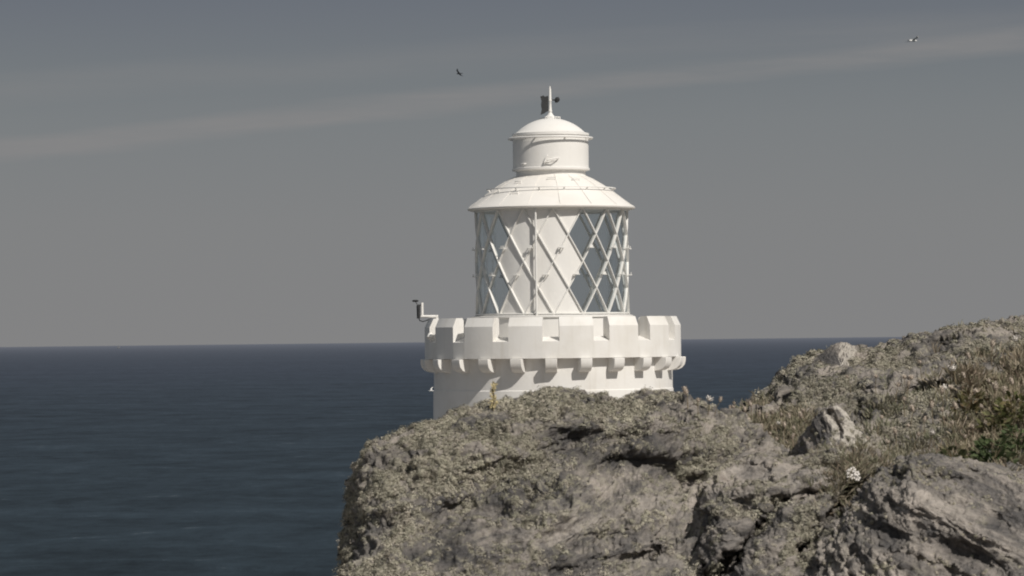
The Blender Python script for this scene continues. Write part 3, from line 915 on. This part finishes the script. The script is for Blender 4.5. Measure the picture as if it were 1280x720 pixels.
def cushions(pts, nrm, cols, r0, r1, per, fl):
    """low domed cushions made of many tiny flakes; returns verts, quads, colours"""
    n = len(pts)
    r = np.repeat(rng.uniform(r0, r1, n), per)[:, None]
    p = np.repeat(pts, per, 0); nr = np.repeat(nrm, per, 0)
    k = len(p)
    d = rng.normal(size=(k, 3)); d /= np.linalg.norm(d, axis=1)[:, None]
    d = d + nr * 0.55; d /= np.linalg.norm(d, axis=1)[:, None]
    d_ = d - nr * (np.sum(d * nr, 1)[:, None] * 0.35)
    c = p + d_ * r * (0.8 + 0.3 * rng.uniform(-1, 1, (k, 1)) ** 3) * (1 + 0.35 * perlin(p * 20 + d * 1.7))[:, None] - nr * r * 0.3
    m_ = d + rng.normal(size=(k, 3)) * 0.22; m_ /= np.linalg.norm(m_, axis=1)[:, None]
    a = np.cross(m_, rng.normal(size=(k, 3))); a /= np.linalg.norm(a, axis=1)[:, None]
    b = np.cross(m_, a)
    s_ = fl * rng.uniform(0.6, 1.5, (k, 1))
    V = np.stack([c - a * s_ * 0.5, c - b * s_ * 0.35 + m_ * s_ * 0.15, c + a * s_ * 0.75, c + b * s_ * 0.35 + m_ * s_ * 0.15], 1).reshape(-1, 3)
    T = (np.arange(k) * 4)[:, None] + np.array([0, 1, 2, 3])
    cc = np.repeat(cols, per, 0) * rng.uniform(0.9, 1.1, (k, 1))
    return V, T, np.repeat(cc, 4, 0)


def lichen_on(gr, wfun, n, label, name='lichen', r0=0.010, r1=0.032, per=100, fl=0.0052, mul=0.90):
    i = pick(gr, wfun, n)
    cols = LICH[rng.integers(0, len(LICH), n)] * np.array([0.97, 0.985, 1.02]) * mul * (1.0 + 0.35 * perlin(gr['P'][i] * 3.0))[:, None]
    V, T, cc = cushions(gr['P'][i], gr['N'][i], cols, r0, r1, per, fl)
    o = obj(name, np_mesh(name, V, T, False, cc), M['lichen'])
    tag(o, label, None, None, 'stuff')


def wA(g):
    w_ = np.maximum.reduce([box_w(g, 425, 690, 480, 615, 20), 0.9 * box_w(g, 400, 525, 590, 740, 16), 0.7 * box_w(g, 630, 760, 600, 655, 14), 0.6 * box_w(g, 790, 940, 545, 600, 10), 0.55 * box_w(g, 600, 900, 480, 522, 8), 0.10 + 0 * g['px']])
    return facing(g) * (0.012 + patchy(g, 3.8, -0.28, 0.0, 3) * w_)


lichen_on(A, wA, 6200, 'pale sage lichen covering the upper and left side of the outcrop')
lichen_on(Cg, lambda g: facing(g) * (0.03 + patchy(g, 4.0, -0.1, 0.35, 8) * np.maximum(box_w(g, 940, 1040, 640, 720, 12), 0.10)), 1100, 'pale green lichen filling the hollows of the middle ledge')
lichen_on(D, lambda g: facing(g) * (0.05 + patchy(g, 2.2, -0.25, 0.3, 5) * box_w(g, 960, 1320, 395, 540, 14)), 4600, 'grey green lichen over the hillside', r0=0.012, r1=0.040, fl=0.0068, mul=0.82)
lichen_on(B, lambda g: facing(g) * (0.02 + patchy(g, 4.5, 0.2, 0.5, 1) * box_w(g, 1030, 1290, 580, 720, 18)), 520, 'sparse pale lichen on the bare slab', r0=0.004, r1=0.010)

lichen_on(E, lambda g: facing(g) * (0.05 + box_w(g, 985, 1095, 542, 600, 6)), 260, 'grey green lichen round the foot of the pointed rock', r0=0.006, r1=0.018, mul=0.8)

DRY = np.array([[0.29, 0.25, 0.185], [0.35, 0.30, 0.23], [0.25, 0.235, 0.165], [0.19, 0.18, 0.125], [0.42, 0.36, 0.29], [0.27, 0.215, 0.17]])


def grass_on(gr, wfun, n, label, pal, length, per=9, width=0.0035, name='grass', mat='grass', spread=0.7):
    i = pick(gr, wfun, n)
    cols = pal[rng.integers(0, len(pal), n)] * np.array([1.08, 1.13, 1.14])
    V, T, cc = strips(gr['P'][i], gr['N'][i] * 0.4 + np.array([0, -0.1, 0.6]), per, length, width, spread, cols, 0.6, 0.35, 0.014)
    o = obj(name, np_mesh(name, V, T, False, cc), M[mat])
    tag(o, label, None, None, 'stuff')


grass_on(D, lambda g: box_w(g, 893, 1010, 512, 590, 5) * patchy(g, 4.0, -0.3, 0.2, 2), 2500, 'brown dry thrift and grass between the outcrop and the hillside', DRY, 0.042)
grass_on(D, lambda g: box_w(g, 1075, 1225, 515, 600, 10) * patchy(g, 3.0, -0.2, 0.3, 4), 1100, 'brown heath on the lower hillside behind the slab', DRY * np.array([0.95, 1.0, 1.0]), 0.034)
grass_on(D, lambda g: box_w(g, 1205, 1300, 455, 600, 8) * patchy(g, 3.0, -0.4, 0.2, 6), 1900, 'brown and rusty undergrowth at the right edge', DRY * np.array([1.0, 0.97, 0.97]), 0.05, 9, 0.005)
grass_on(Cg, lambda g: box_w(g, 1045, 1100, 575, 640, 8), 600, 'dry grass in the gap above the slab', DRY * 0.9, 0.03)

# ------------------------------------------------------------------ single plants


def surf(gr, px, py, tol=5.0):
    d2 = (gr['px'] - px) ** 2 + (gr['py'] - py) ** 2
    near_ = np.where(d2 < tol * tol)[0]
    if len(near_) == 0: near_ = np.argsort(d2)[:5]
    i = near_[np.argmin(gr['P'][near_, 1])]
    return Vector(gr['P'][i])


M['stem'] = mat_plain('dry_stem', (0.20, 0.16, 0.10), 0.9, 0, 0.3, 40)
M['head'] = mat_plain('papery_seed_head', (0.48, 0.41, 0.34), 0.9, 0, 0.35, 90)
M['headw'] = mat_plain('white_petals', (0.66, 0.62, 0.57), 0.8, 0, 0.2, 90)
M['yellow'] = mat_plain('yellow_florets', (0.46, 0.39, 0.22), 0.9, 0, 0.45, 120)


def head_mesh(nm, r, h, n=26):
    """ragged papery head: a core with many small scales around it"""
    bm = bmesh.new()
    lathe(bm, [(0, 0), (r * 0.55, h * 0.12), (r * 0.85, h * 0.45), (r * 0.6, h * 0.85), (0, h)], 8)
    for k in range(n):
        th = k * 2.399; z = h * (0.08 + 0.9 * (k + 0.5) / n)
        rr = r * (0.55 + 0.35 * math.sin(PI * z / h))
        b = Vector((rr * math.cos(th), rr * math.sin(th), z)); o_ = Vector((math.cos(th), math.sin(th), 0.7 + random.uniform(-0.3, 0.3))).normalized()
        t_ = Vector((-math.sin(th), math.cos(th), 0)); L_ = r * random.uniform(0.45, 0.85)
        v = [bm.verts.new(b - t_ * r * 0.28), bm.verts.new(b + t_ * r * 0.28), bm.verts.new(b + o_ * L_ + t_ * r * 0.2), bm.verts.new(b + o_ * L_ - t_ * r * 0.2)]
        bm.faces.new(v)
    me = bpy.data.meshes.new(nm); bm.to_mesh(me); bm.free()
    return me


hm_round = head_mesh('head', 0.0085, 0.016); hm_tall = head_mesh('head', 0.0080, 0.028, 36); hm_white = head_mesh('head', 0.0105, 0.016)
for me_, k_ in ((hm_round, 'head'), (hm_tall, 'head'), (hm_white, 'headw')): me_.materials.append(M[k_])


def seed_plant(gr, px, py, hm, scale, label, group, drop_px=18, cat='plant', name='dry_flower'):
    base_ = surf(gr, px + random.uniform(-4, 4), py + drop_px)
    top_ = Vector(at(px, py + 2, base_.y))
    e = empty(name, base_, label, cat, group)
    bm = bmesh.new()
    rel = top_ - base_
    tube(bm, [(0, 0, -0.01), rel * 0.5 + Vector((random.uniform(-.004, .004), 0, 0)), rel], [0.0016 * scale, 0.0013 * scale, 0.001 * scale], 6)
    bobj('stem', bm, M['stem'], e, 60)
    h = obj('head', hm, None, e)
    h.location = rel - Vector((0, 0, 0.003)); h.scale = (scale, scale, scale)
    h.rotation_euler = (random.uniform(-.3, .3), random.uniform(-.35, .35), random.uniform(0, 6))
    return e


G1 = 'dry flower heads along the skyline dip'
L1 = 'dry buff seed head standing in the dip between the outcrop and the hillside'
for px, py, hm, s, lab in ((859, 491, hm_tall, 1.25, 'tall pale seed head against the sea just right of the white tower'),
                           (939, 506, hm_tall, 1.05, 'tall narrow seed head against the sea at the foot of the hillside skyline'),
                           (886, 499, hm_white, 1.1, 'whitish flower head topping the right shoulder of the outcrop'),
                           (900, 500, hm_tall, 0.8, None), (872, 500, hm_round, 1.0, None), (918, 503, hm_round, 0.9, None), (916, 508, hm_round, 1.0, None), (926, 521, hm_round, 0.9, None),
                           (957, 520, hm_tall, 0.95, None), (973, 528, hm_white, 0.8, None), (987, 521, hm_tall, 1.0, None), (976, 517, hm_round, 0.9, None),
                           (963, 541, hm_round, 0.9, None), (945, 531, hm_round, 0.8, None), (906, 518, hm_round, 0.9, None), (993, 534, hm_round, 0.9, None), (912, 511, hm_tall, 0.9, None), (931, 513, hm_tall, 1.0, None), (949, 518, hm_tall, 1.0, None), (966, 515, hm_round, 1.0, None), (981, 532, hm_tall, 1.0, None), (953, 534, hm_tall, 0.9, None), (936, 524, hm_round, 0.9, None), (1001, 520, hm_tall, 1.0, None), (970, 548, hm_round, 0.9, None), (990, 546, hm_tall, 0.9, None), (921, 528, hm_tall, 0.9, None), (1004, 512, hm_round, 0.9, None)):
    seed_plant(A if px < 905 else D, px, py, hm, s, lab or L1, None if lab else G1, 16)
G2 = 'dry flower heads scattered on the hillside'
L2 = 'papery buff seed head scattered on the open hillside left of the green plants'
for px, py, hm, s, lab in ((1122, 481, hm_round, 1.0, None), (1131, 471, hm_round, 1.0, None), (1134, 481, hm_tall, .95, None), (1139, 472, hm_round, 1.1, None), (1177, 490, hm_tall, 1.1, None),
                           (1181, 484, hm_white, 1.0, 'white flower head above a cluster of buff ones in the middle of the hillside'), (1189, 484, hm_round, 1.0, None), (1196, 509, hm_tall, 1.15, None),
                           (1165, 508, hm_tall, 1.15, None), (1120, 540, hm_tall, 1.0, None), (1148, 543, hm_round, 1.0, None), (1166, 541, hm_white, 1.1, 'white flower head in the brown heath just above the bare slab'),
                           (1102, 521, hm_round, .9, None), (1136, 531, hm_round, .8, None), (1190, 528, hm_round, .9, None),
                           (1192, 461, hm_white, 1.35, 'bright white flower head alone on the upper hillside'), (1270, 424, hm_white, 1.3, 'white flower head nearest the hill crest at the right edge'),
                           (1241, 432, hm_tall, 1.3, 'tall pale seed head just under the hill crest'), (1110, 552, hm_round, .9, None), (1150, 452, hm_round, 1.0, None), (1212, 446, hm_tall, 1.0, None), (1095, 470, hm_round, .9, None), (1206, 470, hm_tall, 1.0, None), (1142, 512, hm_tall, 1.0, None), (1178, 512, hm_round, 1.0, None), (1130, 498, hm_round, 1.0, None), (1208, 498, hm_tall, 1.0, None), (1155, 525, hm_tall, .9, None), (1060, 470, hm_round, .8, None), (1085, 548, hm_round, .9, None)):
    seed_plant(D, px, py, hm, s * 1.1, lab or L2, None if lab else G2, 20)
G3 = 'dry flower heads among the green plants'
L3 = 'pinkish dry seed head rising from the green and rusty plants at the right edge'
for px, py, hm, s in ((1245, 486, hm_tall, 1.2), (1256, 491, hm_tall, 1.1), (1236, 476, hm_round, 1.0), (1258, 502, hm_round, 1.1), (1266, 478, hm_tall, 1.1), (1216, 533, hm_round, 1.0), (1231, 528, hm_round, 1.0),
                      (1222, 492, hm_tall, 1.0), (1206, 545, hm_round, .9), (1274, 500, hm_round, 1.1), (1226, 508, hm_round, 1.0), (1252, 520, hm_round, 1.0)):
    seed_plant(D, px, py, hm, s * 1.15, L3, G3, 20)

# yellowish flower spike in front of the tower
base_ = surf(A, 619, 510)
e = empty('flower_spike', base_, 'thin yellowish flower spike on the outcrop rim in front of the tower', 'plant')
bm = bmesh.new()
topv = Vector(at(617, 478, base_.y)) - base_
tube(bm, [(0, 0, -0.01), topv * 0.5 + Vector((0.003, 0, 0)), topv], [0.0022, 0.0018, 0.0012], 6)
bobj('stem', bm, M['stem'], e, 60)
bm = bmesh.new()
for k in range(130):
    t_ = random.uniform(0.12, 1.0)
    th = random.uniform(0, 2 * PI)
    cpt = topv * t_ + Vector((math.cos(th), math.sin(th), 0)) * random.uniform(0.004, 0.0150) * (1.15 - 0.5 * t_) * (0.6 + 0.6 * abs(math.sin(t_ * 15)))
    dv = Vector((random.gauss(0, 1), random.gauss(0, 1), random.gauss(0.6, 1))).normalized(); sd_ = dv.orthogonal().normalized()
    L_ = random.uniform(0.005, 0.012)
    bm.faces.new([bm.verts.new(cpt - sd_ * L_ * 0.4), bm.verts.new(cpt + sd_ * L_ * 0.4), bm.verts.new(cpt + dv * L_ + sd_ * L_ * 0.25), bm.verts.new(cpt + dv * L_ - sd_ * L_ * 0.25)])
me = bpy.data.meshes.new('florets'); bm.to_mesh(me); bm.free()
obj('florets', me, M['yellow'], e)

# sea campion cluster in the crack above the slab
base_ = surf(Cg, 1072, 606)
e = empty('white_flower', base_, 'bright white flower cluster in the crack between the ledge and the slab', 'flower')
bm = bmesh.new(); bs = bmesh.new()
for k, (fx, fy) in enumerate(((1061, 590), (1066, 587), (1071, 592), (1066, 596), (1060, 594), (1072, 598))):
    c0 = Vector(at(fx, fy, base_.y - 0.16)) - base_
    tube(bs, [(0, 0, -0.01), c0 * 0.5 + Vector((0, -0.004, 0)), c0], 0.0012, 5)
    ax = Vector((random.uniform(-.3, .5), -1, random.uniform(.1, .7))).normalized(); u_ = ax.orthogonal().normalized(); v_ = ax.cross(u_)
    for j in range(5):
        th = 2 * PI * j / 5 + k
        rd = u_ * math.cos(th) + v_ * math.sin(th); tn = ax.cross(rd)
        L_ = 0.0115
        bm.faces.new([bm.verts.new(c0 + rd * L_ * .12), bm.verts.new(c0 + rd * L_ * .6 + tn * L_ * .38 + ax * .002), bm.verts.new(c0 + rd * L_ + tn * L_ * .22), bm.verts.new(c0 + rd * L_ * .86 + ax * .001), bm.verts.new(c0 + rd * L_ - tn * L_ * .22), bm.verts.new(c0 + rd * L_ * .6 - tn * L_ * .38 + ax * .002)])
me = bpy.data.meshes.new('petals'); bm.to_mesh(me); bm.free()
M['petal'] = mat_plain('petal', (0.74, 0.70, 0.66), 0.7, 0, 0.08, 90)
obj('petals', me, M['petal'], e)
bobj('stem', bs, M['stem'], e, 60)

# leafy green plants at the right edge
GRN = np.array([[0.075, 0.106, 0.048], [0.10, 0.132, 0.064], [0.058, 0.080, 0.040], [0.14, 0.155, 0.09]])


def leafy(px, py, rad_px, h_px, label, pal=GRN, n=150):
    base_ = surf(D, px, py + h_px * 0.4, 8)
    e = empty('leafy_plant', base_, label, 'plant', None)
    sc = base_.y / F
    k = n
    th = rng.uniform(0, 2 * PI, k); rr = np.sqrt(rng.uniform(0, 1, k)) * rad_px * sc
    zz = rng.uniform(0.05, 1.0, k) * h_px * sc * (1.1 - 0.5 * (rr / (rad_px * sc)) ** 2)
    c = np.stack([rr * np.cos(th), rr * np.sin(th) - 0.03, zz], 1)
    d = np.stack([np.cos(th), np.sin(th), rng.uniform(-0.1, 1.1, k)], 1) + rng.normal(size=(k, 3)) * 0.35
    d /= np.linalg.norm(d, axis=1)[:, None]
    s = np.cross(d, rng.normal(size=(k, 3))); s /= np.linalg.norm(s, axis=1)[:, None]
    L = rng.uniform(0.022, 0.042, k)[:, None]; wd = L * 0.23
    V = np.stack([c, c + d * L * .45 + s * wd, c + d * L, c + d * L * .45 - s * wd], 1).reshape(-1, 3)
    T = (np.arange(k) * 4)[:, None] + np.array([0, 1, 2, 3])
    col = np.repeat(pal[rng.integers(0, len(pal), k)] * rng.uniform(.7, 1.3, (k, 1)), 4, 0)
    obj('foliage', np_mesh('foliage', V, T, False, col), M['leaf'], e)
    bm = bmesh.new()
    for q_ in range(7):
        a = random.uniform(0, 2 * PI); r_ = rad_px * sc * random.uniform(.2, .7)
        tube(bm, [(0, 0, -0.01), (r_ * .4 * math.cos(a), r_ * .4 * math.sin(a) - .01, h_px * sc * .5), (r_ * math.cos(a), r_ * math.sin(a) - .03, h_px * sc * .95)], [.002, .0016, .001], 5)
    bobj('stem', bm, M['stem'], e, 60)


leafy(1237, 566, 24, 34, 'dark green leafy plant against the back edge of the slab, left of its neighbour', n=220)
leafy(1272, 552, 24, 40, 'largest deep green leafy plant at the right edge of the picture', n=260)
leafy(1268, 508, 22, 36, 'dull green plant higher up the slope at the right edge', n=200, pal=GRN * np.array([1.4, 1.1, 1.0]))
leafy(1190, 566, 16, 20, 'small grey green plant in the brown heath behind the slab', n=90, pal=GRN * np.array([1.5, 1.2, 1.4]))
leafy(1240, 530, 20, 26, 'olive brown leafy plant between the two green ones and the hillside', n=160, pal=GRN * np.array([1.5, 1.15, 1.2]))
leafy(1215, 500, 18, 24, 'rusty leafy plant below the dark rock step on the hillside', n=130, pal=GRN * np.array([1.6, 1.1, 1.2]))

# ------------------------------------------------------------------ gulls


def gull(name, px, py, dist_, span, bank, dihedral_l, dihedral_r, heading, body, wing, label):
    """one mesh: body lofted along its axis, two cranked wings, tail"""
    bm = bmesh.new()
    k = span / 1.3
    prof = [(-0.30, 0.006), (-0.26, 0.03), (-0.16, 0.058), (0.0, 0.075), (0.12, 0.066), (0.19, 0.045), (0.23, 0.045), (0.27, 0.034), (0.30, 0.012), (0.34, 0.004)]
    tube(bm, [(0, y * k, 0) for y, r in prof], [r * k for y, r in prof], 10)
    for sgn, dih in ((-1, dihedral_l), (1, dihedral_r)):
        a = R(dih)
        st_ = [(0.04, 0.0, 0.13, -0.10, 0.02), (0.28, 0.32, 0.17, -0.04, 0.012), (0.46, 0.36, 0.14, -0.03, 0.009), (0.66, 0.30, -0.06, -0.14, 0.003)]
        rings = []
        for x, lift, lead, trail, th in st_:
            zz = 0.02 + x * math.sin(a) - (0.10 * max(0, x - 0.3))
            xx = sgn * x * math.cos(a)
            rings.append([bm.verts.new((xx * k, lead * k, zz * k)), bm.verts.new((xx * k, (lead + trail) / 2 * k, (zz + th) * k)), bm.verts.new((xx * k, trail * k, zz * k)), bm.verts.new((xx * k, (lead + trail) / 2 * k, (zz - th) * k))])
        for r0, r1 in zip(rings[:-1], rings[1:]):
            for j in range(4):
                bm.faces.new((r0[j], r0[(j + 1) % 4], r1[(j + 1) % 4], r1[j]))
        bm.faces.new(rings[-1]); bm.faces.new(rings[0][::-1])
    tv = [bm.verts.new(v_) for v_ in ((-.03 * k, -.25 * k, .005), (.03 * k, -.25 * k, .005), (.085 * k, -.42 * k, .008), (-.085 * k, -.42 * k, .008))]
    bm.faces.new(tv)
    bmesh.ops.recalc_face_normals(bm, faces=bm.faces[:])
    me = bpy.data.meshes.new(name); bm.to_mesh(me); bm.free()
    me.polygons.foreach_set('use_smooth', [True] * len(me.polygons))
    o = obj(name, me, None); me.materials.append(body)
    o.location = Vector(at(px, py, dist_)); o.rotation_euler = (0, R(bank), R(heading))
    tag(o, label, 'bird')
    return o


M['gull_dark'] = mat_plain('dark_plumage', (0.045, 0.045, 0.05), 0.8, 0, 0.3, 5)
M['gull_white'] = mat_plain('white_plumage', (0.72, 0.71, 0.69), 0.8, 0, 0.1, 5)
M['gull_grey'] = mat_plain('grey_plumage', (0.42, 0.42, 0.43), 0.8, 0, 0.5, 4)
gull('seabird', 574, 92, 290, 1.05, 24, 22, 4, 60, M['gull_dark'], None, 'dark bird with one wing raised, flying left of the lighthouse spire')
gull('seabird', 1141, 50.8, 190, 1.15, -8, 6, 14, -62, M['gull_white'], None, 'pale gull gliding high in the sky at the upper right')
gull('seabird', 539.0, 488.5, 320, 1.1, -10, 12, 30, 78, M['gull_white'], None, 'small white gull flying low over the sea beside the tower')

# ------------------------------------------------------------------ distant yacht on the horizon
sp = at(148, 432.6, 40000.0)
e = empty('yacht', (sp[0], 40000.0, SEA_Z), 'tiny pale sailing ship on the horizon at the far left', 'ship')
e.scale = (2.3, 2.3, 2.3)
bm = bmesh.new()
hull = [(-8, 0.9), (-6.5, 1.8), (-2, 2.3), (3, 2.0), (6.5, 1.0), (8.5, 0.1)]
t0 = [[bm.verts.new((x, -hw, 1.6)), bm.verts.new((x, -hw * .6, 0.1)), bm.verts.new((x, hw * .6, 0.1)), bm.verts.new((x, hw, 1.6))] for x, hw in hull]
for a, b in zip(t0[:-1], t0[1:]):
    for j in range(4):
        bm.faces.new((a[j], a[(j + 1) % 4], b[(j + 1) % 4], b[j]))
bm.faces.new(t0[0]); bm.faces.new(t0[-1][::-1])
M['hull'] = mat_plain('hull_in_haze', (0.15, 0.16, 0.18), 0.6, 0, 0.1, 0.3)
M['sail'] = mat_plain('sail_in_haze', (0.17, 0.175, 0.185), 0.8, 0, 0.05, 0.3)
bobj('hull', bm, M['hull'], e, 40)
bm = bmesh.new()
tube(bm, [(0.5, 0, 1.2), (0.5, 0, 19)], 0.14, 6)
bobj('mast', bm, M['hull'], e, 40)
bm = bmesh.new()
for pts in (((0.3, 0.05, 2.8), (-6.5, 0.9, 2.8), (-3.2, 0.7, 10), (0.3, 0.05, 18.6)), ((0.8, -0.05, 16.5), (2.6, -0.6, 8), (1.2, -0.9, 2.4), (8.2, 0, 1.9))):
    bm.faces.new([bm.verts.new(v_) for v_ in pts])
bobj('sail', bm, M['sail'], e)

# ------------------------------------------------------------------ render settings
scene.view_settings.view_transform = 'Standard'
scene.view_settings.look = 'None'
scene.view_settings.exposure = 0
scene.view_settings.gamma = 1
scene.render.engine = 'CYCLES'
scene.cycles.use_denoising = True
scene.cycles.max_bounces = 8
scene.cycles.transparent_max_bounces = 16
scene.cycles.filter_width = 1.9
